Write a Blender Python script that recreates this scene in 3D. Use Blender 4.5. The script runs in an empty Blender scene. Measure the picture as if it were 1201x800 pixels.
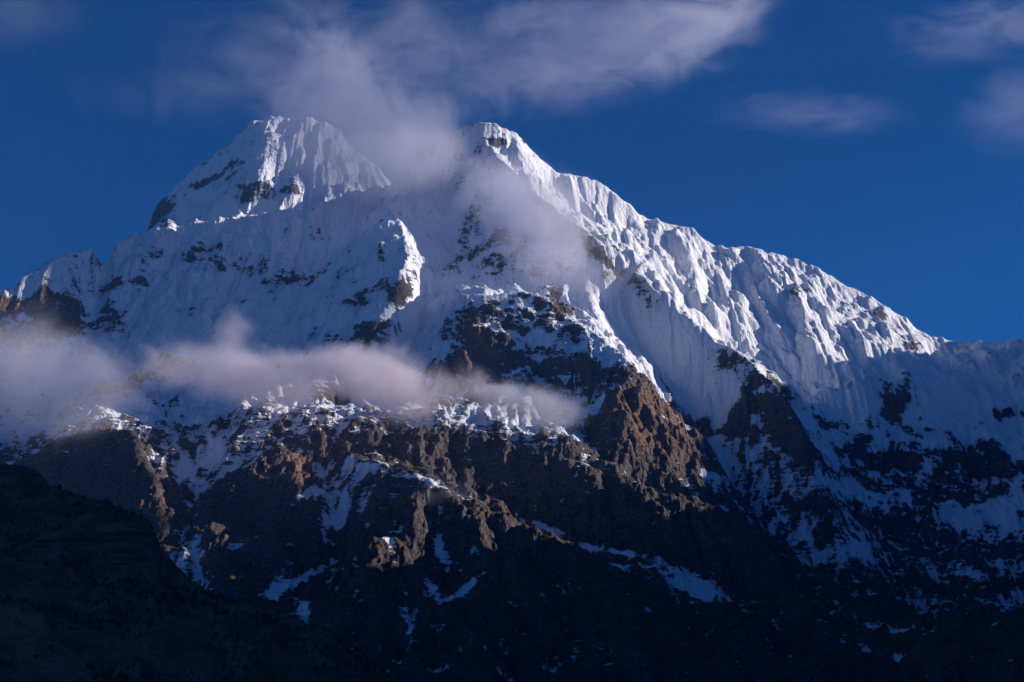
import bpy, bmesh, math, random
import numpy as np
from mathutils import Vector

S = bpy.context.scene
COL = S.collection
R = math.radians

# ------------------------------------------------------------------ camera
PITCH, HFOV = R(17.0), R(40.0)
cam_d = bpy.data.cameras.new('camera')
cam_d.angle = HFOV; cam_d.sensor_fit = 'HORIZONTAL'
cam_d.clip_start = 1.0; cam_d.clip_end = 300000.0
cam = bpy.data.objects.new('camera', cam_d); COL.objects.link(cam)
cam.location = (0, 0, 0); cam.rotation_euler = (R(90) + PITCH, 0, 0)
S.camera = cam

# ------------------------------------------------------------------ light
SUN_AZ, SUN_EL = R(80.3), R(18.0)          # azimuth clockwise from +Y (the view direction)
w = bpy.data.worlds.new('World'); S.world = w; w.use_nodes = True
nt = w.node_tree; nt.nodes.clear()
sky = nt.nodes.new('ShaderNodeTexSky'); sky.sky_type = 'NISHITA'; sky.sun_disc = False
sky.sun_elevation = SUN_EL; sky.sun_rotation = SUN_AZ
sky.altitude = 4500; sky.air_density = 1.0; sky.dust_density = 0.1; sky.ozone_density = 4.0
hsv = nt.nodes.new('ShaderNodeHueSaturation'); hsv.inputs['Saturation'].default_value = 1.3; hsv.inputs['Hue'].default_value = 0.509
bg = nt.nodes.new('ShaderNodeBackground'); bg.inputs['Strength'].default_value = 0.0525
wo = nt.nodes.new('ShaderNodeOutputWorld')
nt.links.new(sky.outputs[0], hsv.inputs['Color']); nt.links.new(hsv.outputs[0], bg.inputs['Color'])
nt.links.new(bg.outputs[0], wo.inputs['Surface'])
sd = bpy.data.lights.new('sun', 'SUN'); sd.energy = 5.0; sd.angle = R(0.5); sd.color = (1.0, 0.85, 0.75)
sun = bpy.data.objects.new('sun', sd); COL.objects.link(sun)
sv = Vector((math.sin(SUN_AZ)*math.cos(SUN_EL), math.cos(SUN_AZ)*math.cos(SUN_EL), math.sin(SUN_EL)))
sun.rotation_euler = sv.to_track_quat('Z', 'Y').to_euler()
S.view_settings.view_transform = 'Standard'; S.view_settings.look = 'None'
S.view_settings.exposure = 0.62; S.view_settings.gamma = 1.0
S.cycles.max_bounces = 5; S.cycles.diffuse_bounces = 2; S.cycles.volume_bounces = 3
S.cycles.transparent_max_bounces = 12
S.cycles.use_denoising = True
S.cycles.volume_step_rate = 0.6; S.cycles.volume_max_steps = 512

CLOUDS = True
HAZE = 0.85e-5
# ------------------------------------------------------------------ helpers
FPX = 600.5 / math.tan(HFOV / 2)
CP, SP = math.cos(PITCH), math.sin(PITCH)
def P(px, py, Y):
    """the point at depth Y (metres) seen at a photograph position"""
    u = (px - 600.5) / FPX; v = (400.0 - py) / FPX
    s = Y / (CP - v * SP)
    return (u * s, Y, s * (SP + v * CP))

def noise2(x, y, wl, seed):
    """gradient noise about -1..1"""
    rs = np.random.RandomState(seed); N = 256
    a = rs.rand(N, N) * 2 * np.pi
    gx, gy = np.cos(a), np.sin(a)
    u = x / wl + 511.3; v = y / wl + 777.7
    i = np.floor(u).astype(np.int64); j = np.floor(v).astype(np.int64)
    fu = u - i; fv = v - j
    i0 = i % N; i1 = (i + 1) % N; j0 = j % N; j1 = (j + 1) % N
    su = fu*fu*fu*(fu*(fu*6-15)+10); sv_ = fv*fv*fv*(fv*(fv*6-15)+10)
    a00 = gx[i0, j0]*fu + gy[i0, j0]*fv
    a10 = gx[i1, j0]*(fu-1) + gy[i1, j0]*fv
    a01 = gx[i0, j1]*fu + gy[i0, j1]*(fv-1)
    a11 = gx[i1, j1]*(fu-1) + gy[i1, j1]*(fv-1)
    return 1.5*((a00*(1-su)+a10*su)*(1-sv_) + (a01*(1-su)+a11*su)*sv_)

def fbm(x, y, wl, oct_, seed, gain=0.5):
    r = 0; a = 1.0
    for k in range(oct_):
        r = r + a * noise2(x, y, wl / 2**k, seed + k); a *= gain
    return r

def ridged(x, y, wl, oct_, seed, gain=0.5):
    r = 0; a = 1.0; w_ = 1.0
    for k in range(oct_):
        n = 1 - np.abs(noise2(x, y, wl / 2**k, seed + k)); n = n * n * w_
        r = r + a * n; w_ = np.clip(n * 1.6, 0, 1); a *= gain
    return r

def sstep(a, b, x):
    t = np.clip((x - a) / (b - a), 0, 1); return t*t*(3-2*t)

# ------------------------------------------------------------------ the mountain's skeleton: crests and gullies, (photo x, photo y, depth)
X0, X1, Y0, Y1 = -5200.0, 5600.0, 4400.0, 13200.0
CREST = [
 # skyline of the left shoulder
 [(-260,440,8350),(-100,390,8550),(0,339,8980),(15,334,9010),(30,322,9060),(60,311,9170),(78,300,9260),(92,296,9340),(110,284,9460),(128,281,9640),(150,274,9880),(172,273,10150),
  (205,268,10200),(235,262,10230),(270,258,10270),(300,254,10300),(340,246,10330),(380,238,10320),(420,229,10280),(447,226,10000)],
 [(447,226,10000),(470,212,10150),(500,180,10250),(525,160,10200),(545,147,10100),(570,143,10000),(585,148,10030),(600,155,10060),(612,163,10080),(625,177,10100),(650,201,10130),(665,206,10150),
  (690,208,10170),(698,212,10180),(705,214,10180),(720,226,10200),(740,241,10220),(748,251,10220),(760,258,10220),(785,262,10230),(800,265,10240),(818,272,10240),(835,288,10240),(850,296,10240),(862,291,10240),(880,290,10240),(900,293,10230),
  (940,303,10200),(960,315,10180),(975,323,10170),(1000,343,10150),(1010,348,10150),(1020,350,10130),(1040,365,10100),(1050,368,10080),(1070,382,10050),(1090,394,10020),(1130,402,10000),(1145,399,9950),(1165,402,9930),(1190,397,9850),(1201,402,9850),(1215,402,9850),(1350,375,10050)],
 # rear peak
 [(168,276,11350),(180,242,11450),(195,222,11500),(215,208,11520),(232,192,11520),(250,182,11560),(270,165,11600),(290,150,11620),(318,137,11650),
  (345,136,11700),(370,138,11700),(400,150,11700),(430,185,11700),(470,230,11700),(520,270,11700)],
 [(318,138,11620),(308,160,11400),(300,185,11200),(303,215,11030),(290,240,10880)],
 [(205,216,11480),(215,235,11300),(230,250,11100)],
 # spur A, centre left
 [(447,228,9980),(454,236,9760),(462,248,9500),(470,268,9210),(482,300,8840),(478,325,8640),(468,345,8520),(450,370,8380),(432,395,8250),(424,408,8170)],
 # second crest under the summit, into spur C
 [(560,160,9900),(590,190,9680),(620,220,9480),(650,245,9320),(685,270,9170),(715,300,9030),(742,318,8960),(770,340,8830),(800,370,8700),
  (840,398,8530),(880,425,8300),(912,452,8100),(930,480,7980),(945,520,7820),(955,565,7650),(975,620,7350)],
 [(758,262,10150),(752,290,9750),(760,305,9450),(742,318,8960)],
 # central buttress B
 [(520,335,8950),(545,340,8750),(570,347,8450),(555,375,8220),(546,415,7960),(552,460,7690)],
 [(570,347,8450),(605,338,8560),(640,350,8450),(665,372,8280),(700,394,8050),(722,408,7920),(745,430,7780),(770,455,7740),(800,500,7620),(830,545,7460),(862,592,7240)],
 [(742,432,7740),(722,468,7480),(712,505,7290),(706,540,7160)],
 [(670,300,9050),(690,340,8850),(707,385,8500)],
 # ribs of the right bowl
 [(838,288,10200),(842,310,9950),(850,335,9650),(862,370,9350),(880,410,9080),(900,440,8880)],
 [(800,266,10200),(812,300,9800),(820,345,9400),(828,375,9200)],
 [(870,294,10200),(880,325,9850),(900,365,9450),(915,385,9300)],
 [(905,296,10200),(915,320,9900),(935,345,9600),(945,365,9400)],
 [(955,318,10100),(948,350,9700),(955,380,9350),(970,410,9100),(988,452,8830)],
 [(1003,352,10000),(990,372,9650),(975,395,9350),(985,430,9000)],
 [(1010,356,9980),(1022,380,9650),(1042,408,9350),(1064,437,9030)],
 [(1052,372,9980),(1062,400,9650),(1085,425,9350)],
 [(1130,404,9900),(1125,430,9550),(1135,460,9250)],
 [(1190,399,9820),(1180,430,9500),(1175,460,9250)],
 # dark cliff tier
 [(370,478,7300),(430,490,7170),(500,500,7100),(560,505,7060),(610,518,7000),(660,538,6900),(700,550,6850),(760,570,6780),(820,598,6680),(860,614,6600),
  (880,640,6480),(905,672,6330),(950,715,6130),(1000,760,5950),(1065,812,5730)],
 # front crest with a snow line
 [(400,528,6800),(455,545,6560),(500,562,6420),(530,575,6340),(580,600,6240),(640,622,6150),(700,650,6050),(740,672,5960),(790,722,5800),(850,765,5650),(900,810,5500)],
 # buttes, lower left
 [(40,530,7400),(85,512,7200),(125,503,7050),(152,503,6940),(165,530,6740),(185,580,6500),(190,625,6300)],
 [(370,478,7300),(330,490,7200),(300,508,7050),(312,530,6820),(340,556,6600),(362,590,6380),(372,625,6200)],
 [(440,585,6350),(470,640,6000),(520,700,5700)],
 [(240,640,6150),(300,690,5900),(350,730,5700)],
 [(600,640,5980),(640,720,5600),(690,800,5250)],
]
GULLY = [
 [(200,282,10700),(300,264,10750),(400,250,10800),(520,270,10950)],
 [(290,300,9850),(285,340,9500),(275,380,9050),(255,420,8600),(230,460,8200),(200,490,7850)],
 [(120,330,9750),(110,380,9250),(90,430,8700),(60,480,8150),(30,530,7650)],
 [(400,262,10000),(375,310,9680),(352,360,9250),(330,400,8850),(312,440,8400),(300,475,8000)],
 [(500,222,10080),(520,262,9800),(540,305,9350),(520,345,9020),(490,385,8750),(475,430,8350),(462,480,7850)],
 [(610,250,9550),(640,310,9250),(655,340,9050)],
 [(715,330,9200),(728,365,9050),(760,415,8750),(800,470,8450),(830,520,8200),(860,570,7950),(900,630,7600),(960,690,7200),(1030,745,6900),(1110,810,6550)],
 [(640,225,9950),(690,250,9850),(725,275,9750),(742,300,9450)],
 [(775,290,9950),(785,310,9700),(800,340,9450),(850,410,9080),(880,447,8930)],
 [(825,300,10000),(832,340,9650),(845,385,9350)],
 [(858,310,10000),(878,350,9700),(895,395,9350),(925,440,9050),(950,456,8870)],
 [(930,320,9950),(925,360,9600),(940,420,9150)],
 [(978,345,9900),(968,370,9600),(1005,425,9250),(1020,446,9000)],
 [(1035,375,9800),(1060,410,9500),(1080,440,9250)],
 [(1100,410,9850),(1100,440,9450)],
 [(900,455,8750),(960,458,8780),(1060,450,8920),(1110,452,9150),(1200,470,9250)],
 [(620,420,8000),(650,460,7820),(685,505,7460),(712,552,7120),(760,576,7060),(800,596,6980),(850,612,6900)],
 [(440,543,6900),(500,566,6760),(560,600,6660),(620,624,6580),(690,642,6530),(750,642,6530),(800,655,6430),(860,690,6250)],
 [(760,690,6200),(820,716,6040),(890,735,5920),(950,790,5700)],
 [(240,515,7120),(236,560,6880),(215,610,6520),(222,660,6200),(240,700,5950)],
 [(355,520,7000),(385,575,6650),(398,620,6350),(365,675,6000),(345,720,5700)],
 [(500,640,6080),(505,690,5800),(482,735,5520),(475,790,5270)],
 [(90,560,6800),(110,640,6250),(130,700,5900)],
]
SLOPE = [
 [(985,505,8600),(1060,500,8860),(1150,490,9120),(1260,510,9050)],
 [(1000,560,8250),(1070,565,8420),(1160,560,8560),(1270,570,8500)],
 [(1010,625,7900),(1080,632,7950),(1160,632,8020),(1270,650,7950)],
 [(1060,705,7400),(1120,710,7420),(1250,730,7380)],
 [(1130,770,6900),(1250,800,6900)],
 [(450,700,5650),(600,760,5330),(720,740,5500)],
 [(-200,900,4500),(300,880,4500),(700,880,4500),(1100,900,4500),(1400,900,4500)],
 [(-150,500,8200),(-120,620,6900),(-100,720,5900)],
]
WORLDL = [
 [(4450,10700,3450),(4500,10200,3450),(4650,9600,3450),(4700,8700,3200),(4650,7900,2650),(4500,7300,2350),(4300,6500,2420),(3900,5700,2400),(3500,4900,2300),(3300,4400,2100)],  # unseen right-hand ridge, shaped to cast shade over basin and lower slopes
 [(3300,8300,1900),(3000,7200,1200),(2600,6200,800),(2300,5200,500)],
 [(5600,9800,2400),(5600,7000,1500),(5600,4400,900)],
 [(-4700,9500,2700),(-4500,8000,1900),(-4000,6500,1200),(-3500,5000,500)],
 [(-5200,13200,1500),(-2500,13200,2600),(0,13200,2600),(2500,13200,2000),(5600,13200,1200)],
 [(-5200,11500,1900),(-4200,11400,2200),(-3300,11100,2600)],
 [(200,11300,3300),(1500,11000,2900),(3000,10900,2300),(4600,10900,2000)],
]

def membrane(lines, X0, X1, Y0, Y1, levels, z0):
    """a taut surface through weighted 3D lines; the lines stay as creases"""
    pts, wts = [], []
    for l, wt in lines:
        l = np.array(l, float)
        for a, b in zip(l[:-1], l[1:]):
            n = max(2, int(np.hypot(b[0]-a[0], b[1]-a[1]) / (levels[-1][0]*0.45)))
            t = np.linspace(0, 1, n, endpoint=False)[:, None]
            pts.append(a + (b - a) * t); wts.append(np.full(n, wt))
        pts.append(l[-1:]); wts.append(np.array([wt]))
    pts = np.concatenate(pts); wts = np.concatenate(wts)
    Z = None
    for dx, its in levels:
        nx = int(round((X1-X0)/dx)) + 1; ny = int(round((Y1-Y0)/dx)) + 1
        Z = np.full((ny, nx), float(z0)) if Z is None else resample(Z, ny, nx)
        ix = np.round((pts[:, 0]-X0)/dx).astype(int); iy = np.round((pts[:, 1]-Y0)/dx).astype(int)
        ok = (ix >= 0) & (ix < nx) & (iy >= 0) & (iy < ny)
        ix, iy = ix[ok], iy[ok]; pz, pw = pts[ok, 2], wts[ok]
        k = iy*nx + ix; ww = pw**2
        sw = np.bincount(k, ww, nx*ny); sz = np.bincount(k, ww*pz, nx*ny)
        m = (sw > 0).reshape(ny, nx); zc = (sz/np.maximum(sw, 1e-9)).reshape(ny, nx)
        for it in range(its):
            Q = np.pad(Z, 1, mode='edge')
            Z = 0.25*(Q[:-2, 1:-1] + Q[2:, 1:-1] + Q[1:-1, :-2] + Q[1:-1, 2:])
            Z[m] = zc[m]
    crest = np.zeros_like(Z); c1 = pw >= 0.99
    crest[iy[c1], ix[c1]] = 1
    return Z, crest

def resample(Z, ny, nx):
    h, w_ = Z.shape
    yy = np.linspace(0, h-1, ny); xx = np.linspace(0, w_-1, nx)
    j = np.minimum(yy.astype(int), h-2); i = np.minimum(xx.astype(int), w_-2)
    fy = (yy-j)[:, None]; fx = (xx-i)[None]
    A = Z[j][:, i]; B = Z[j][:, i+1]; C = Z[j+1][:, i]; D = Z[j+1][:, i+1]
    return (A*(1-fx)+B*fx)*(1-fy) + (C*(1-fx)+D*fx)*fy

def blur(Z, n):
    for _ in range(n):
        Q = np.pad(Z, 1, mode='edge')
        Z = 0.25*Z + 0.125*(Q[:-2, 1:-1]+Q[2:, 1:-1]+Q[1:-1, :-2]+Q[1:-1, 2:]) + 0.0625*(Q[:-2, :-2]+Q[2:, 2:]+Q[2:, :-2]+Q[:-2, 2:])
    return Z

def flow(Z, dx):
    ny, nx = Z.shape; N = ny*nx
    Q = np.pad(Z, 1, mode='edge')
    best = np.zeros((ny, nx)); rec = np.full((ny, nx), N, np.int64)
    idx = np.arange(N).reshape(ny, nx)
    drop = np.zeros((ny, nx))
    for dj in (-1, 0, 1):
        for di in (-1, 0, 1):
            if dj == 0 and di == 0: continue
            d = dx*math.hypot(dj, di)
            diff = Z - Q[1+dj:1+dj+ny, 1+di:1+di+nx]
            s = diff/d
            m = s > best
            best = np.where(m, s, best); drop = np.where(m, diff, drop)
            rec = np.where(m, idx + dj*nx + di, rec)
    r = np.append(rec.ravel(), N); A = np.ones(N+1); A[N] = 0
    for _ in range(11):
        A = A + np.bincount(r, A, N+1); A[N] = 0
        r = r[r]
    return best, drop, A[:N].reshape(ny, nx)*dx*dx

def erode(Z, dx, K, n, wt, m=0.42, talus=1.7, cap=0.6):
    for it in range(n):
        s, drop, A = flow(Z, dx)
        dz = K * A**m * s * wt
        Z = Z - np.minimum(dz, cap*drop)
        if it % 3 == 2:                      # loose slopes slip back to the talus angle
            Q = np.pad(Z, 1, mode='edge'); add = 0
            for sl in ((slice(0, -2), slice(1, -1)), (slice(2, None), slice(1, -1)), (slice(1, -1), slice(0, -2)), (slice(1, -1), slice(2, None))):
                d = Q[sl] - Z
                add = add + np.sign(d)*np.maximum(np.abs(d) - talus*dx, 0)*0.2
            Z = Z + add
    return Z

LINES = []
for L, wt in ((CREST, 1.0), (GULLY, 0.5), (SLOPE, 0.25)):
    LINES += [([P(*p) for p in l], wt) for l in L]
LINES += [(l, 0.5) for l in WORLDL]
Z, crest = membrane(LINES, X0, X1, Y0, Y1, ((160., 900), (80., 400), (40., 160), (20., 50)), 1500)
dx = 20.0
ny, nx = Z.shape
gx, gy = np.meshgrid(np.linspace(X0, X1, nx), np.linspace(Y0, Y1, ny))
near_c = blur(crest, 6); near_c = np.clip(near_c/ (near_c.max()*0.55), 0, 1)
near_c2 = blur(crest, 30); near_c2 = np.clip(near_c2/(near_c2.max()*0.6), 0, 1)
free = 1 - 0.85*near_c
wx = gx + 90*fbm(gx, gy, 700, 3, 11); wy = gy + 90*fbm(gx, gy, 700, 3, 21)
Z = Z + free*(80*(ridged(wx, wy, 1000, 5, 31) - 0.9) + 45*(ridged(wx, wy, 330, 4, 37, 0.6) - 0.9) + 16*fbm(gx, gy, 160, 3, 5)) + 12*fbm(gx, gy, 150, 3, 8, 0.7)
rib = ridged(wx*1.0, wy*0.30, 300, 3, 131, 0.5) - 0.9                # ribs and couloirs running down the faces
rib2 = ridged(wx + 0.25*wy, wy*0.28, 120, 3, 141, 0.55) - 0.9
Z = Z + (1 - 0.75*near_c)*(34*rib*(0.4 + sstep(-0.5, 0.6, fbm(gx, gy, 800, 2, 151))) + 22*rib2)
hard = 0.25 + 0.75*sstep(-0.5, 0.6, fbm(gx, gy, 260, 3, 61))          # harder and softer rock
Z = erode(Z, dx, 0.010, 34, (0.35 + 0.65*free)*hard)
# to 10 m
nx2 = int((X1-X0)/10)+1; ny2 = int((Y1-Y0)/10)+1
Z = resample(Z, ny2, nx2); dx = 10.0
gx, gy = np.meshgrid(np.linspace(X0, X1, nx2), np.linspace(Y0, Y1, ny2))
free = resample(free, ny2, nx2)
hard = resample(hard, ny2, nx2)
low = sstep(2300, 1500, Z)
Z = Z + (6 + 9*low)*fbm(gx, gy, 85, 4, 55, 0.65)
Z = erode(Z, dx, 0.009, 11, (0.5 + 0.5*free)*hard, talus=2.5)

def grad(Z, dx):
    dzy, dzx = np.gradient(Z, dx); return dzx, dzy

WX = 85*fbm(gx, Z, 260, 4, 211, 0.6); WZ = 60*fbm(gx, gy + Z, 260, 4, 221, 0.6)
def hit(px, py):
    """where the line of sight through a photograph position first meets the slope"""
    u = (px-600.5)/FPX; v = (400.0-py)/FPX
    Yv = np.arange(4600, 12500, 8.0); s = Yv/(CP-v*SP)
    xx = u*s; zz = s*(SP+v*CP)
    i = np.clip(((xx-X0)/dx).astype(int), 0, nx2-1); j = np.clip(((Yv-Y0)/dx).astype(int), 0, ny2-1)
    below = np.nonzero(Z[j, i] > zz)[0]
    k = below[0] if len(below) else len(Yv)-1
    return xx[k], Yv[k], zz[k]

def patch(acc, px, py, rx, ry, val, ang=0.0):
    c = hit(px, py); sc = c[1]/FPX
    wa = min(1.0, min(rx, ry)*sc/60.0)
    ex = (gx + wa*WX - c[0]); ez = (Z + wa*WZ - c[2]); ey = (gy-c[1])
    ca, sa = math.cos(R(ang)), math.sin(R(ang))
    a = (ex*ca + ez*sa)/(rx*sc); b = (-ex*sa + ez*ca)/(ry*sc)
    d2 = a*a + b*b + (ey/ (max(rx, ry)*sc*2.5))**2
    acc += val*np.exp(-np.minimum(d2, 30))

# rock (negative) and snow (positive) where the mountain carries them: x, y, half sizes, amount, tilt
COVER = [
 (620,300,90,50,-.28,0),(640,420,120,50,-.32,-20),(600,370,50,30,-.3,0),(520,440,60,40,-.3,0),(660,420,130,70,-.15,0),(540,310,40,40,-.1,0),(870,380,90,70,.1,0),(1060,520,160,90,-.15,0),(1080,690,170,110,.12,0),(1100,620,150,90,-.26,0),(1150,760,110,50,-.2,0),(1060,770,60,8,.6,-25),(1150,600,50,14,.4,0),(1000,640,26,16,.4,0),(1110,690,90,10,-.4,0),(1130,745,80,10,-.4,0),(960,380,90,40,.15,0),(50,345,50,18,-.1,0),
 (250,390,160,80,.05,0),
 (20,352,40,12,-.3,20),(70,370,60,16,-.25,0),(120,345,40,12,-.3,20),(200,420,60,18,-.3,25),(235,302,60,18,-.24,0),(300,318,50,14,-.28,0),
 (186,245,16,14,-.8,0),(250,212,24,8,-.5,0),(230,240,40,12,.4,0),(300,225,40,16,-.45,0),(270,195,20,14,-.3,0),(350,235,30,8,.5,15),
 (578,170,13,12,-.7,0),(700,290,50,9,-.9,-40),(660,255,30,8,-.6,-40),(690,215,60,12,.6,-25),(760,290,30,30,.5,0),
 (462,345,14,40,-.35,0),(500,290,26,30,.3,0),(400,300,8,50,-.25,-60),(470,275,30,26,.35,0),(350,330,40,14,-.4,10),(60,380,60,30,-.35,10),(150,330,40,16,-.2,0),(15,385,50,36,-.35,0),(150,450,60,14,-.4,25),(420,395,34,18,-.7,0),(385,462,32,16,-.6,0),(490,378,42,18,.7,10),(430,350,26,40,-.3,40),  # one rock patch at spur A's foot partly darkens a stray sunlit spot
 (558,400,22,50,-.9,0),(555,440,30,40,-.8,0),(640,358,20,18,-.9,0),(655,350,10,40,-.5,0),(690,365,20,30,.9,0),
 (620,400,50,30,-.15,0),(640,400,60,12,.5,-25),(690,470,50,50,-.35,0),(762,490,44,54,-1.1,0),(740,460,30,30,-.8,0),(720,500,40,40,-.8,0),(800,540,40,30,-1.0,-30),
 (700,470,10,30,.7,-30),(720,410,30,14,.4,-30),(835,560,20,10,.7,-40),
 (780,400,50,40,.4,0),(860,415,30,14,-.5,-30),(885,460,24,22,-.5,0),(930,500,18,46,-1.0,0),(860,500,36,22,-.35,0),(830,480,30,40,.2,0),(870,570,50,30,.25,0),(830,500,40,14,-.6,0),
 (850,330,20,30,.2,0),(945,345,12,22,-.45,0),(900,420,60,26,.5,0),(950,300,60,14,.6,-20),(1030,372,30,9,-.5,-35),(1062,400,20,18,-.4,0),
 (980,500,40,10,-.5,-20),(1020,540,34,12,-.9,0),(1055,475,24,20,-.8,-30),(1060,545,22,16,-1.1,0),(1150,545,40,22,-1.0,-10),(1110,480,40,40,.5,0),(1000,470,60,16,.5,0),
 (1180,490,40,8,-.4,0),(1090,580,60,16,-.6,0),(1020,580,60,10,.5,0),(1120,645,80,20,-.4,0),(1180,710,60,20,-.3,0),(1000,650,30,18,.5,0),(1060,740,60,12,.5,-15),
 (950,640,50,40,.15,0),(960,590,30,20,-.2,0),(1000,700,60,30,.15,0),
 (550,560,70,40,-.7,0),(650,580,60,40,-.7,0),(750,600,60,30,-.7,0),(830,630,60,40,-.8,0),(870,680,30,30,-1.0,0),(480,520,60,26,-.8,0),(600,500,90,20,.3,0),(400,600,60,40,.2,0),(620,415,40,8,.3,-25),(590,460,70,8,.3,-5),(660,480,60,40,.3,0),
 (380,510,70,24,-.3,0),(240,555,60,40,.75,0),(230,545,5,40,-.5,25),(265,560,4,36,-.5,-30),(200,545,22,8,.7,-15),(250,580,40,12,.4,0),(150,560,50,50,-.9,0),(90,560,50,40,-.9,0),(290,600,34,40,-1.2,0),(320,560,30,26,-.6,0),(110,520,60,14,-.5,0),
 (215,650,26,46,.8,0),(240,690,20,10,.6,-20),(395,620,8,14,.9,-30),(318,690,9,24,.9,0),(352,678,40,5,1.1,35),(357,715,8,18,1.2,30),(330,700,20,4,.6,0),(290,640,30,10,.6,20),(352,578,6,38,1.1,-50),(402,592,7,26,.9,0),(380,620,6,28,.9,20),(420,545,30,8,.7,-20),(420,560,20,20,.4,0),
 (495,563,48,5,1.6,-22),(505,690,5,28,1.3,30),(520,650,6,20,1.0,15),(455,640,5,26,.8,20),(560,650,5,30,.8,25),(420,660,5,24,.7,25),(482,745,5,28,1.2,10),(548,690,34,4,1.3,45),(640,618,30,4,1.3,-18),(700,645,46,5,1.0,-22),
 (790,676,75,20,.85,-15),(760,655,60,6,.5,-18),(740,664,26,10,.4,0),(780,700,10,20,-.4,20),(830,670,6,20,-.5,-20),(840,690,40,22,.9,0),(720,725,80,20,-.3,0),(600,660,80,25,-.3,0),
 (60,500,60,16,.3,0),(250,480,60,14,.25,0),(330,455,50,20,.3,0),
]
cover = np.zeros_like(Z)
for c in COVER: patch(cover, *c)
cover = np.where(cover < 0, cover*np.clip(1 + 1.1*fbm(gx, Z*1.5, 150, 4, 231, 0.6), 0.05, 1.8), cover)
WARM = [(558,395,26,50,1.2),(760,490,60,70,1.3),(640,355,30,24,.9),(330,560,50,40,.8),(440,590,40,30,.7),(90,580,60,40,.5),(185,590,16,50,.8),(560,590,60,50,.45),
 (850,620,60,40,.8),(900,660,20,40,.9),(20,350,50,20,.9),(380,540,60,40,.6),(700,290,60,20,.3),(650,560,80,40,.3)]
warm = np.zeros_like(Z)
for c in WARM: patch(warm, *c)

# strata: ledges and risers in the rock
lvl = Z + 0.12*gx + 45*fbm(gx, gy, 420, 5, 71, 0.6)
per = 62 + 12*noise2(gx, gy, 1500, 75)
ph = lvl/per; fr = ph - np.floor(ph)
terr = (sstep(0.25, 0.75, fr) - fr)*per
tw = sstep(0.0, 0.7, fbm(gx, gy, 350, 4, 81))*(0.55 + 0.45*sstep(0.1, -0.4, cover)) + 0.6*sstep(0, -0.5, cover); tw = np.clip(tw, 0, 1)*(1 - 0.7*sstep(2600, 3000, Z)*sstep(500, 1200, gx))
dzx, dzy = grad(blur(Z, 3), dx); sl = np.hypot(dzx, dzy)
Z = Z + terr*0.5*tw*sstep(0.35, 0.8, sl)*(0.3+0.7*free)
_, _, area = flow(Z, dx)
# finer mesh: broken rock texture where the rock is bare
nx3, ny3 = int((X1-X0)/7)+1, int((Y1-Y0)/7)+1
Z, area, cover, warm, free, tw = [resample(a_, ny3, nx3) for a_ in (Z, area, cover, warm, free, tw)]
dx = (X1-X0)/(nx3-1); nx2, ny2 = nx3, ny3
gx, gy = np.meshgrid(np.linspace(X0, X1, nx2), np.linspace(Y0, Y1, ny2))
dzx, dzy = grad(blur(Z, 2), dx); sl = np.hypot(dzx, dzy)
bare = sstep(0.05, -0.35, cover + 0.5*sstep(2300, 1500, Z)*-1)
left = sstep(-300, -900, gx)*sstep(1800, 2400, Z)
qx = gx + 14*noise2(gx, gy, 90, 151); 
Z = Z + bare*sstep(0.4, 1.2, sl)*(12*(ridged(qx, gy*0.45, 60, 4, 161, 0.62) - 0.9) + 7*(ridged(gx + 8*noise2(gx, gy, 60, 163), Z*0.5, 26, 2, 165) - 0.9)) + (1.5 + 3.0*left)*fbm(gx, gy, 45, 3, 171, 0.6) + (1-bare)*25*(0.45 - np.abs(noise2(gx + 25*noise2(gx, gy, 200, 191), gy*0.14, 58, 193)) - 0.4*np.abs(noise2(gx, gy*0.14, 29, 195)))*sstep(-0.6, 0.5, fbm(gx, gy, 500, 2, 197))*sstep(0.7, 1.3, sl) \
    + left*17*(ridged(gx + 60*noise2(gx, gy, 300, 181), gy*0.5 + 60*noise2(gx, gy, 300, 182), 190, 4, 183, 0.55) - 0.9)

dzx, dzy = grad(Z, dx); slope = np.hypot(dzx, dzy)
dbx, dby = grad(blur(Z, 8), dx); slope_b = np.hypot(dbx, dby)
conc = blur(Z, 10) - Z

la = np.log10(area)
alt = sstep(1000, 2350, Z + 150*fbm(gx, gy, 420, 4, 90) - 0.06*(gy-7000) + 0.44*np.clip(gx-850, 0, 1900))
rocky = sstep(0.05, -0.6, cover)
conc2 = resample(blur(blur(Z, 1)[::4, ::4], 12), ny2, nx2) - Z            # hollows of a hundred metres and more
snow = 0.04 + 0.98*alt + (0.16 + 0.26*rocky)*sstep(1.0, 0.45, slope) - 0.22*sstep(2.2, 3.4, slope) + 0.012*np.clip(conc, -14, 14) + 0.0035*np.clip(conc2, -40, 50) \
       + (0.14*np.clip(la-3.9, 0, 1.8))*sstep(500, 900, Z) + cover*0.85 - 0.50*rocky*sstep(0.8, 1.8, slope) \
       + (0.19 + 0.16*rocky + 0.16*sstep(1900, 1300, Z))*fbm(gx, gy, 110, 5, 95, 0.72) - (0.30 + 0.12*sstep(-300, -900, gx))*sstep(0.15, 0.9, tw)*sstep(1.0, 1.8, slope)
snow = np.maximum(snow, -0.15 + 0.33*sstep(950, 1500, Z + 0.3*np.clip(gx-900, 0, 2200) + 120*fbm(gx, gy, 300, 3, 97)))
grass = sstep(1250, 850, Z + 120*fbm(gx, gy, 300, 3, 99))*sstep(1.5, 0.9, slope_b)
snow = np.clip(snow, -0.5, 1.5)

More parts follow.
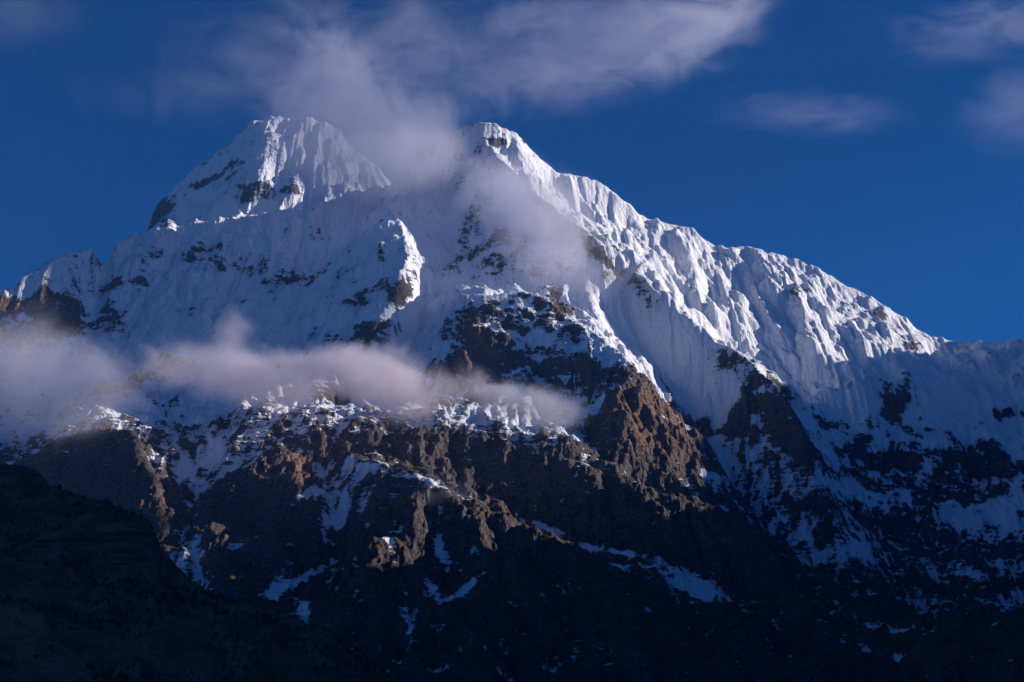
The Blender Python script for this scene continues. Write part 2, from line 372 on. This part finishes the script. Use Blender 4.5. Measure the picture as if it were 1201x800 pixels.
# ------------------------------------------------------------------ node helpers
def mat(name):
    m = bpy.data.materials.new(name); m.use_nodes = True; m.node_tree.nodes.clear()
    return m, m.node_tree
class NG:
    def __init__(s, nt): s.nt = nt
    def n(s, t, **kw):
        x = s.nt.nodes.new(t)
        for k, v in kw.items(): setattr(x, k, v)
        return x
    def val(s, sock, v):
        if isinstance(v, bpy.types.NodeSocket): s.nt.links.new(v, sock)
        else: sock.default_value = v
    def math(s, op, a, b=0.0, c=None, clamp=False):
        x = s.n('ShaderNodeMath', operation=op, use_clamp=clamp); s.val(x.inputs[0], a); s.val(x.inputs[1], b)
        if c is not None: s.val(x.inputs[2], c)
        return x.outputs[0]
    def vmath(s, op, a, b):
        x = s.n('ShaderNodeVectorMath', operation=op); s.val(x.inputs[0], a); s.val(x.inputs[1], b); return x
    def noise(s, vec, scale, detail=4, rough=0.55, dist=0.0, typ='FBM'):
        x = s.n('ShaderNodeTexNoise'); x.noise_dimensions = '3D'
        s.val(x.inputs['Vector'], vec); x.inputs['Scale'].default_value = scale; x.inputs['Detail'].default_value = detail
        x.inputs['Roughness'].default_value = rough; x.inputs['Distortion'].default_value = dist
        return x.outputs['Fac']
    def ramp(s, f, a, b, c=0.0, d=1.0, smooth=True):
        x = s.n('ShaderNodeMapRange', interpolation_type='SMOOTHSTEP' if smooth else 'LINEAR')
        s.val(x.inputs[0], f); s.val(x.inputs[1], a); s.val(x.inputs[2], b); s.val(x.inputs[3], c); s.val(x.inputs[4], d)
        return x.outputs[0]
    def mix(s, f, a, b):
        x = s.n('ShaderNodeMix', data_type='RGBA'); s.val(x.inputs[0], f); s.val(x.inputs[6], a); s.val(x.inputs[7], b); return x.outputs[2]
    def attr(s, name): return s.n('ShaderNodeAttribute', attribute_name=name).outputs['Fac']

def mountain_material():
    m, t = mat('snow_and_rock'); g = NG(t)
    pos = g.n('ShaderNodeTexCoord').outputs['Object']
    nb = g.noise(pos, 1/160, 5, 0.6); nf = g.noise(pos, 1/34, 6, 0.72)
    bed = g.vmath('MULTIPLY', pos, (1/260, 1/260, 1/16)).outputs[0]          # flat-lying beds
    nbed = g.noise(bed, 1.0, 5, 0.6, 0.4)
    ver = g.vmath('MULTIPLY', pos, (1/22, 1/22, 1/190)).outputs[0]           # cracks down the faces
    nver = g.noise(ver, 1.0, 5, 0.62, 0.3)
    led = g.noise(g.vmath('MULTIPLY', pos, (1/60, 1/60, 1/11)).outputs[0], 1.0, 5, 0.65, 0.3)
    edge = g.math('ADD', g.math('MULTIPLY', g.math('SUBTRACT', nf, 0.5), 1.3), g.math('MULTIPLY', g.math('SUBTRACT', nbed, 0.5), 0.9))
    edge = g.math('ADD', edge, g.math('MULTIPLY', g.math('SUBTRACT', led, 0.5), 0.9))
    sm = g.ramp(g.math('ADD', g.attr('snow'), edge), 0.42, 0.56)
    # rock colours
    c = g.mix(g.ramp(nb, 0.3, 0.7), (0.075, 0.076, 0.082, 1), (0.17, 0.145, 0.14, 1))
    c = g.mix(g.ramp(nbed, 0.42, 0.62), c, (0.10, 0.092, 0.09, 1))
    c = g.mix(g.math('MULTIPLY', g.ramp(led, 0.45, 0.62), 0.6), c, (0.19, 0.165, 0.16, 1))
    c = g.mix(g.math('MULTIPLY', g.ramp(nf, 0.50, 0.64), 0.7), c, (0.035, 0.035, 0.04, 1))
    c2 = g.mix(g.ramp(nver, 0.35, 0.68), (0.15, 0.10, 0.080, 1), (0.40, 0.25, 0.18, 1))
    c = g.mix(g.ramp(g.attr('warm'), 0.1, 1.1, 0.0, 0.9), c, c2)
    c = g.mix(g.math('MULTIPLY', g.ramp(nver, 0.52, 0.72), 0.5), c, (0.03, 0.028, 0.03, 1))
    ns = g.noise(pos, 1/13, 4, 0.7)
    c = g.mix(g.math('MULTIPLY', g.ramp(ns, 0.47, 0.57), 0.65), c, (0.03, 0.03, 0.034, 1))
    gr = g.mix(g.ramp(nf, 0.35, 0.65), (0.050, 0.043, 0.032, 1), (0.125, 0.10, 0.068, 1))
    c = g.mix(g.attr('grass'), c, gr)
    # snow: fresh, with a little old ice where it is thin
    sc = g.mix(g.ramp(g.attr('snow'), 0.5, 1.0), (0.58, 0.66, 0.77, 1), (0.75, 0.80, 0.88, 1))
    col = g.mix(sm, c, sc)
    b = g.n('ShaderNodeBsdfPrincipled'); g.val(b.inputs['Base Color'], col)
    g.val(b.inputs['Roughness'], g.ramp(sm, 0, 1, 0.95, 0.7)); b.inputs['Specular IOR Level'].default_value = 0.15
    h_rock = g.math('ADD', g.math('MULTIPLY', nf, 30.0), g.math('ADD', g.math('MULTIPLY', nver, 22.0), g.math('ADD', g.math('MULTIPLY', led, 14.0), g.math('MULTIPLY', ns, 8.0))))
    flu = g.noise(g.vmath('MULTIPLY', pos, (1/26, 1/40, 1/240)).outputs[0], 1.0, 4, 0.55, 0.5)
    flu = g.math('ABSOLUTE', g.math('SUBTRACT', flu, 0.5))
    h_snow = g.math('ADD', g.math('MULTIPLY', flu, -34.0), g.math('MULTIPLY', nf, 9.0))
    hm = g.n('ShaderNodeMix', data_type='FLOAT'); g.val(hm.inputs[0], sm); g.val(hm.inputs[2], h_rock); g.val(hm.inputs[3], h_snow)
    h = g.math('ADD', hm.outputs[0], g.math('MULTIPLY', sm, 2.5))
    bp = g.n('ShaderNodeBump'); bp.inputs['Strength'].default_value = 0.9; bp.inputs['Distance'].default_value = 1.0
    g.val(bp.inputs['Height'], h); t.links.new(bp.outputs[0], b.inputs['Normal'])
    o = g.n('ShaderNodeOutputMaterial'); t.links.new(b.outputs[0], o.inputs['Surface'])
    return m

def tag(o, label, cat, kind=None, group=None):
    o['label'] = label; o['category'] = cat
    if kind: o['kind'] = kind
    if group: o['group'] = group
    return o

def grid_mesh(name, xs, ys, zs, facemask, attrs, material, smooth=None):
    """one mesh from the cells of a grid where facemask is set"""
    ny_, nx_ = zs.shape
    idx = np.arange(ny_*nx_).reshape(ny_, nx_)
    q = np.stack([idx[:-1, :-1], idx[:-1, 1:], idx[1:, 1:], idx[1:, :-1]], -1)[facemask]
    used = np.zeros(ny_*nx_, bool); used[q.ravel()] = True
    remap = np.cumsum(used) - 1; q = remap[q]
    co = np.stack([xs.ravel(), ys.ravel(), zs.ravel()], -1)[used]
    me = bpy.data.meshes.new(name)
    me.vertices.add(len(co)); me.vertices.foreach_set('co', co.astype(np.float32).ravel())
    me.loops.add(q.size); me.loops.foreach_set('vertex_index', q.astype(np.int32).ravel())
    me.polygons.add(len(q)); me.polygons.foreach_set('loop_start', np.arange(0, q.size, 4, dtype=np.int32))
    me.polygons.foreach_set('use_smooth', np.ones(len(q), bool) if smooth is None else smooth[facemask])
    me.update(calc_edges=True)
    for k, v in attrs.items():
        a = me.attributes.new(k, 'FLOAT', 'POINT'); a.data.foreach_set('value', v.ravel()[used].astype(np.float32))
    me.materials.append(material)
    o = bpy.data.objects.new(name, me); COL.objects.link(o)
    return o

# ------------------------------------------------------------------ mountain meshes
M_MOUNT = mountain_material()
ATT = {'snow': snow, 'warm': np.clip(warm, 0, 1.5), 'grass': grass}
# the rear peak begins behind the glacier saddle
sad = np.interp(gx[0], [P(150,280,10640)[0], P(200,280,10640)[0], P(300,264,10700)[0], P(400,250,10740)[0], P(520,270,10900)[0]], [10640, 10640, 10700, 10740, 10900])
rear = (gy > sad[None]) & (gx < P(520,270,11500)[0])
rearf = rear[:-1, :-1]
SM = snow[:-1, :-1] > 0.45
mt = grid_mesh('mountain', gx, gy, Z, ~rearf, ATT, M_MOUNT, SM)
tag(mt, 'snow covered main massif with a lit summit ridge falling right to dark rock cliffs below', 'mountain', 'structure')
pk = grid_mesh('peak', gx, gy, Z, rearf, ATT, M_MOUNT, SM)
tag(pk, 'pointed snowy rear peak half hidden in cloud, behind the left shoulder of the main massif', 'peak', 'structure')

# ------------------------------------------------------------------ near hills, far ground
def ground_material(name, c1, c2, c3, sc=1.0):
    m, t = mat(name); g = NG(t)
    pos = g.n('ShaderNodeTexCoord').outputs['Object']
    n1 = g.noise(pos, 1/(70*sc), 6, 0.65); n2 = g.noise(pos, 1/(9*sc), 5, 0.65)
    bed = g.noise(g.vmath('MULTIPLY', pos, (1/90, 1/90, 1/9)).outputs[0], 1.0, 5, 0.6, 0.5)
    c = g.mix(g.ramp(n1, 0.35, 0.65), c1, c2)
    c = g.mix(g.math('MULTIPLY', g.ramp(n2, 0.45, 0.7), 0.6), c, c3)
    c = g.mix(g.ramp(g.attr('rock'), 0.3, 0.8), c, g.mix(g.ramp(bed, 0.4, 0.65), (0.045, 0.042, 0.042, 1), (0.13, 0.10, 0.085, 1)))
    b = g.n('ShaderNodeBsdfPrincipled'); g.val(b.inputs['Base Color'], c); b.inputs['Roughness'].default_value = 0.95; b.inputs['Specular IOR Level'].default_value = 0.1
    h = g.math('ADD', g.math('MULTIPLY', n2, 3.0), g.math('MULTIPLY', n1, 7.0))
    bp = g.n('ShaderNodeBump'); bp.inputs['Strength'].default_value = 0.8; bp.inputs['Distance'].default_value = 1.0
    g.val(bp.inputs['Height'], h); t.links.new(bp.outputs[0], b.inputs['Normal'])
    o = g.n('ShaderNodeOutputMaterial'); t.links.new(b.outputs[0], o.inputs['Surface'])
    return m
M_HILL = ground_material('scrub_hillside', (0.075, 0.052, 0.042, 1), (0.19, 0.115, 0.085, 1), (0.035, 0.038, 0.026, 1))

def near_hill(name, box, lines, seed, label):
    bx0, bx1, by0, by1 = box
    H, cr = membrane(lines, bx0, bx1, by0, by1, ((80., 300), (40., 200), (20., 100), (10., 40)), 0)
    hx, hy = np.meshgrid(np.linspace(bx0, bx1, H.shape[1]), np.linspace(by0, by1, H.shape[0]))
    nc = blur(cr, 6); nc = np.clip(nc/(nc.max()*0.55), 0, 1)
    H = H + (1-0.8*nc)*(26*(ridged(hx + 20*noise2(hx, hy, 200, seed+3), hy*0.6, 260, 5, seed, 0.55)-0.9)) + 4*fbm(hx, hy, 60, 4, seed+9)
    H = erode(H, 10., 0.006, 14, 0.4+0.6*(1-nc), cap=0.5)
    nY, nX = int((by1-by0)/5)+1, int((bx1-bx0)/5)+1
    H = resample(H, nY, nX)
    hx, hy = np.meshgrid(np.linspace(bx0, bx1, nX), np.linspace(by0, by1, nY))
    H = H + 1.6*fbm(hx, hy, 22, 4, seed+15, 0.6)
    # cliff bands
    band = H - 25*noise2(hx, hy, 500, seed+20); fr = band/95 - np.floor(band/95)
    H = H + (sstep(0.35, 0.6, fr) - fr)*95*0.25*sstep(0.0, 0.5, fbm(hx, hy, 420, 3, seed+23))
    d1, d0 = np.gradient(H, 5.0); sl = np.hypot(d0, d1)
    rock = sstep(1.1, 2.0, sl + 0.25*fbm(hx, hy, 40, 3, seed+31))
    o = grid_mesh(name, hx, hy, H, np.ones((nY-1, nX-1), bool), {'rock': rock}, M_HILL)
    tag(o, label, 'hill', 'structure')
    return hx, hy, H, sl
def L(*p): return [P(*q) for q in p]
hillA = near_hill('hill', (-2600., 700., 1500., 4200.), [
  (L((-300,470,3100),(-120,520,3050),(0,545,3000),(30,551,3000),(60,566,2980),(100,585,2950),(150,601,2900),(176,611,2880),(186,645,2860),(194,680,2830),(235,698,2790),(290,706,2740),(330,716,2690),(370,738,2620),(400,758,2550),(428,795,2450),(450,840,2300),(480,900,2100)), 1.0),
  (L((100,604,2780),(150,622,2760),(178,640,2770)), 0.5),
  (L((90,680,2690),(140,690,2660),(190,700,2680)), 0.5),
  (L((-200,780,2280),(0,790,2250),(200,800,2300),(330,820,2300)), 0.4),
  ([(-2600,3600,350),(-1300,3600,150),(-300,3400,-50),(700,3000,-300)], 0.5),
  ([(-2600,4200,200),(0,4200,-100),(700,4200,-150)], 0.5),
  ([(-2600,1500,200),(-1200,1500,50),(0,1500,-150),(700,1500,-350),(700,2300,-350)], 0.5)],
  201, 'dark scrub covered hillside with a cliff step, lower left foreground')
hillB = near_hill('hill', (-1500., 300., 500., 1900.), [
  (L((-250,640,1500),(-100,680,1450),(0,697,1400),(30,705,1380),(55,724,1350),(72,755,1310),(82,790,1260),(95,840,1180),(110,900,1100)), 1.0),
  (L((-100,880,1000),(0,900,950)), 0.4),
  ([(-1500,1900,50),(-300,1900,-150),(300,1700,-300)], 0.5),
  ([(-1500,500,-80),(0,500,-200),(300,500,-300),(300,1200,-320)], 0.5)],
  301, 'nearly black rounded hill filling the bottom left corner')

# the valley floor, and an unseen hillside added to shade the near hills
M_GND = ground_material('valley_floor', (0.030, 0.028, 0.018, 1), (0.05, 0.042, 0.028, 1), (0.02, 0.026, 0.014, 1), 6.0)
n = 161; ax = np.sinh(np.linspace(-4.2, 4.2, n))/math.sinh(4.2)*30000
hx, hy = np.meshgrid(ax, ax); r = np.hypot(hx, hy)
H = -320 + 60*fbm(hx, hy, 3000, 3, 401)*sstep(600, 3000, r) 
o = grid_mesh('ground', hx, hy, H, np.ones((n-1, n-1), bool), {'rock': np.zeros_like(H)}, M_GND)
tag(o, 'dark valley floor below the mountain', 'ground', 'structure')
bx = (900., 6500., 300., 4500.)
H, cr = membrane([
  ([(3300,4500,2100),(2900,4000,2150),(2500,3500,2150),(2200,2900,1900),(2000,2200,1500),(1900,1400,1150),(2000,300,700)], 1.0),
  ([(900,4500,-330),(900,300,-330)], 0.5), ([(1500,4500,-60),(1300,3000,-200),(1150,300,-300)], 0.5),
  ([(6500,4500,300),(6500,300,-200)], 0.5), ([(900,300,-330),(6500,300,-330)], 0.3)], *bx, ((160., 300), (80., 200), (40., 100)), 0)
hx, hy = np.meshgrid(np.linspace(bx[0], bx[1], H.shape[1]), np.linspace(bx[2], bx[3], H.shape[0]))
H = H + 70*(ridged(hx, hy, 800, 5, 501)-0.9)*sstep(0, 400, H+330)
o = grid_mesh('hills', hx, hy, H, np.ones((H.shape[0]-1, H.shape[1]-1), bool), {'rock': np.zeros_like(H)}, M_GND)
tag(o, 'dark valley side out of view on the right, added to shade the near hills', 'hills', 'structure')

# ------------------------------------------------------------------ scrub and trees on the near hills: one mass
def scrub(spots, name, label, seed):
    rng = np.random.RandomState(seed)
    protos = []
    for k in range(6):
        nl = 46; conifer = k >= 3
        hgt = 1.0; tt = rng.rand(nl)
        z = 0.12 + 0.88*tt if conifer else 0.25 + 0.7*tt
        rad = (0.26*(1-tt)+0.03 if conifer else 0.42*np.sqrt(np.clip(1-(2*tt-1)**2, 0.05, 1)))*np.sqrt(rng.rand(nl))
        a = rng.rand(nl)*6.283
        c = np.stack([rad*np.cos(a), rad*np.sin(a), z], -1)
        e1 = rng.randn(nl, 3); e1 /= np.linalg.norm(e1, axis=1)[:, None]
        e2 = np.cross(e1, rng.randn(nl, 3)); e2 /= np.linalg.norm(e2, axis=1)[:, None]
        sz = (0.09 + 0.09*rng.rand(nl))[:, None]
        tri = np.stack([c - e1*sz, c + e1*sz*0.8 - e2*sz*0.5, c + e2*sz], 1)
        # a tapered trunk, three thin faces
        tr = []
        for q in range(3):
            a0, a1 = q*2.094, (q+1)*2.094
            tr.append([[.03*math.cos(a0), .03*math.sin(a0), -.1], [.03*math.cos(a1), .03*math.sin(a1), -.1], [0, 0, .75]])
        protos.append(np.concatenate([tri, np.array(tr)]))
    out = []
    for (x, y, z, h) in spots:
        p = protos[rng.randint(6)]; a = rng.rand()*6.283; ca, sa = math.cos(a), math.sin(a)
        q = p*np.array([h, h, h])
        out.append(np.stack([q[..., 0]*ca - q[..., 1]*sa + x, q[..., 0]*sa + q[..., 1]*ca + y, q[..., 2] + z], -1))
    V = np.concatenate(out).reshape(-1, 3)
    me = bpy.data.meshes.new(name); nv = len(V)
    me.vertices.add(nv); me.vertices.foreach_set('co', V.astype(np.float32).ravel())
    me.loops.add(nv); me.loops.foreach_set('vertex_index', np.arange(nv, dtype=np.int32))
    me.polygons.add(nv//3); me.polygons.foreach_set('loop_start', np.arange(0, nv, 3, dtype=np.int32))
    me.update(calc_edges=True)
    m, t = mat('leaves'); g = NG(t)
    pos = g.n('ShaderNodeTexCoord').outputs['Object']
    c = g.mix(g.ramp(g.noise(pos, 1/14, 2), 0.35, 0.65), (0.028, 0.034, 0.018, 1), (0.07, 0.045, 0.028, 1))
    b = g.n('ShaderNodeBsdfPrincipled'); g.val(b.inputs['Base Color'], c); b.inputs['Roughness'].default_value = 0.9
    o_ = g.n('ShaderNodeOutputMaterial'); t.links.new(b.outputs[0], o_.inputs['Surface'])
    me.materials.append(m)
    o = bpy.data.objects.new(name, me); COL.objects.link(o); tag(o, label, 'scrub', 'stuff')
def sow(hill, n, seed, hmin, hmax, ylim):
    hx, hy, H, sl = hill; rng = np.random.RandomState(seed); sp = []
    den = fbm(hx, hy, 150, 4, seed)
    ny_, nx_ = H.shape
    while len(sp) < n:
        j, i = rng.randint(1, ny_-1), rng.randint(1, nx_-1)
        if sl[j, i] > 1.4 or den[j, i] + 0.6*rng.rand() < 0.25 or H[j, i] < -250: continue
        if not (ylim[0] < hy[j, i] < ylim[1]) or abs(hx[j, i]) > 0.42*hy[j, i] + 100: continue
        sp.append((hx[j, i]+rng.rand()*5, hy[j, i]+rng.rand()*5, H[j, i]-0.6, hmin+(hmax-hmin)*rng.rand()**2))
    return sp
scrub(sow(hillA, 9000, 7, 4, 11, (2000, 3150)), 'scrub', 'low trees and scrub scattered over the near dark hillside', 71)
scrub(sow(hillB, 3000, 8, 3, 8, (900, 1600)), 'scrub', 'scrub on the nearly black corner hill', 72)

# ------------------------------------------------------------------ clouds
def cloud(name, puffs, dens, label, seed, nscale=1/420., k=2.5, thr=0.0, aniso=0.35, col=(0.74, 0.77, 0.90), stretch=(1, 1, 1), power=1.0, group='clouds around the mountain'):
    """puffs: photo x, y, depth, radii in metres (across, away, up)"""
    P0 = [Vector(P(*q[:3])) for q in puffs]
    c0 = sum(P0, Vector())/len(P0)
    bm = bmesh.new()
    for p, q in zip(P0, puffs):
        r_ = bmesh.ops.create_icosphere(bm, subdivisions=3, radius=1.0)
        for v in r_['verts']:
            v.co = Vector((v.co.x*q[3], v.co.y*q[4], v.co.z*q[5]))*1.5 + (p - c0)
    me = bpy.data.meshes.new(name); bm.to_mesh(me); bm.free()
    o = bpy.data.objects.new(name, me); COL.objects.link(o); o.location = c0
    if len(puffs) > 1:
        rm = o.modifiers.new('remesh', 'REMESH'); rm.mode = 'VOXEL'; rm.voxel_size = max(20.0, min(min(q[3:6]) for q in puffs)*0.16)
        dg = bpy.context.evaluated_depsgraph_get(); me2 = bpy.data.meshes.new_from_object(o.evaluated_get(dg))
        o.modifiers.clear(); o.data = me2; me2.name = name
    m, t = mat('cloud_vapour'); g = NG(t)
    pos = g.n('ShaderNodeTexCoord').outputs['Object']
    shape = None
    for p, q in zip(P0, puffs):
        d = g.vmath('SUBTRACT', pos, tuple(p - c0)); d2 = g.vmath('DIVIDE', d.outputs[0], tuple(1.5*r_ for r_ in q[3:6]))
        ln = g.n('ShaderNodeVectorMath', operation='LENGTH'); t.links.new(d2.outputs[0], ln.inputs[0])
        f = g.ramp(ln.outputs['Value'], 1.0, 0.0, 0.0, q[6] if len(q) > 6 else 1.0)
        shape = f if shape is None else g.math('SUBTRACT', g.math('ADD', shape, f), g.math('MULTIPLY', shape, f))
    nv = g.vmath('MULTIPLY', pos, stretch); nv = g.vmath('ADD', nv.outputs[0], (seed*1300.0, seed*700.0, 0.0))
    nz = g.noise(nv.outputs[0], nscale, 6, 0.62, 1.2)
    v = g.math('ADD', shape, g.math('MULTIPLY', g.math('SUBTRACT', nz, 0.5), k))
    v = g.math('MULTIPLY', g.math('SUBTRACT', v, 0.22+thr, clamp=True), g.math('MULTIPLY', shape, 1.6, clamp=True))
    if power != 1.0: v = g.math('POWER', v, power)
    pv = g.n('ShaderNodeVolumePrincipled'); pv.inputs['Color'].default_value = (*col, 1)
    pv.inputs['Anisotropy'].default_value = aniso
    g.val(pv.inputs['Density'], g.math('MULTIPLY', v, dens*0.95))
    oo = g.n('ShaderNodeOutputMaterial'); t.links.new(pv.outputs[0], oo.inputs['Volume'])
    o.data.materials.clear(); o.data.materials.append(m)
    tag(o, label, 'cloud', 'thing', group)
    return o
if CLOUDS:
    cloud('cloud', [(430,150,9500,560,500,480),(395,85,9450,560,500,400,.7),(455,195,9450,480,380,320,1.0),(405,170,9500,500,300,430,1.15),(510,185,9500,330,280,260,.8),(500,140,9700,330,300,300,.8),(345,165,9700,330,300,330,.75),(412,178,9800,500,350,430,1.4),(330,110,9500,420,400,260,.5)], 0.0034,
          'large mauve cloud wrapped round the saddle between the two summits', 1, k=2.1, nscale=1/340.)
    cloud('cloud', [(560,80,9400,900,600,350,.6),(690,55,9400,800,600,360,.8),(790,35,9400,600,500,300,.85),(850,0,9400,420,400,260,.85),(480,25,9400,1000,500,330,.5),(330,40,9400,800,500,300,.35)], 0.0017,
          'long cloud banner streaming from above the summit to the upper right', 2, stretch=(0.7, 1, 1.3), k=3.0)
    cloud('cloud', [(620,245,8600,400,350,330),(650,290,8500,360,300,280,.9),(575,215,8800,320,300,250,.7),(780,312,8600,330,250,150,.5),(700,330,8500,300,250,150,5*.1)], 0.0054,
          'grey violet cloud hanging in front of the face under the right summit', 3, nscale=1/330.)
    cloud('cloud', [(30,425,6900,480,350,270,.95),(110,450,6900,380,300,200,.8),(60,490,6900,380,300,160,.6)], 0.0030,
          'thin blue grey cloud at the left edge of the snow slope', 4, aniso=0.0)
    cloud('cloud', [(285,442,6800,330,300,150),(345,448,6800,280,260,140,1.0),(270,388,6800,130,160,130,.6),(205,430,6800,280,260,130,.75)], 0.0062,
          'pale puffy low cloud left of centre with a small tuft above it', 5, nscale=1/230., col=(.90, .87, .98), aniso=-0.1)
    cloud('cloud', [(440,440,6700,290,280,150),(395,435,6700,230,220,120,.85),(480,468,6700,230,220,125,.9),(540,455,6700,200,200,120,.8)], 0.0078,
          'brightest low cloud bank in front of the central cliffs', 6, nscale=1/230., col=(.90, .87, .98), aniso=-0.1)
    cloud('cloud', [(640,482,6600,230,200,110,.85),(590,468,6600,230,200,110,.85),(530,575,6100,170,150,80,.4)], 0.011,
          'small fading wisp at the right end of the low cloud bank', 7, nscale=1/200., aniso=-0.1)
    cloud('cloud', [(930,130,15000,1300,500,300,.75),(990,140,15000,900,400,250,.6)], 0.00035, 'faint wisp alone in the sky right of the summit', 8, nscale=1/520., k=3.4, thr=0.08, stretch=(.55, 1, 1.6), group='faint wisps in the blue sky')
    cloud('cloud', [(1130,40,15000,1300,500,420,.75),(1190,20,15000,900,400,300,.7)], 0.00045, 'thin slanting wisp near the upper right corner', 9, nscale=1/520., k=3.4, thr=0.08, stretch=(.55, 1, 1.6), group='faint wisps in the blue sky')
    cloud('cloud', [(1200,130,15000,900,500,700,.8)], 0.0004, 'soft violet cloud cut by the right edge of the sky', 10, nscale=1/700., k=1.8, group='faint wisps in the blue sky')
    cloud('cloud', [(220,110,14000,1500,600,450,.65),(300,60,14000,1300,600,450,.65)], 0.00035, 'barely visible veil of cloud left of the rear peak', 11, nscale=1/800., k=1.9, group='faint wisps in the blue sky')
    cloud('cloud', [(20,15,14000,900,500,450,.8)], 0.0004, 'small violet cloud in the upper left corner', 12, nscale=1/600., k=1.8, group='faint wisps in the blue sky')

# ------------------------------------------------------------------ the air
if HAZE:
    bm = bmesh.new(); bmesh.ops.create_cube(bm, size=1.0)
    for v in bm.verts: v.co = Vector((v.co.x*62000, v.co.y*62000, (v.co.z+0.5)*6800 - 500))
    me = bpy.data.meshes.new('haze'); bm.to_mesh(me); bm.free()
    m, t = mat('thin_blue_air'); g = NG(t)
    pv = g.n('ShaderNodeVolumePrincipled'); pv.inputs['Color'].default_value = (0.16, 0.40, 1.0, 1); pv.inputs['Density'].default_value = HAZE
    pv.inputs['Anisotropy'].default_value = 0.0
    oo = g.n('ShaderNodeOutputMaterial'); t.links.new(pv.outputs[0], oo.inputs['Volume']); me.materials.append(m)
    o = bpy.data.objects.new('haze', me); COL.objects.link(o)
    tag(o, 'thin blue mountain air over the whole valley', 'haze', 'stuff')
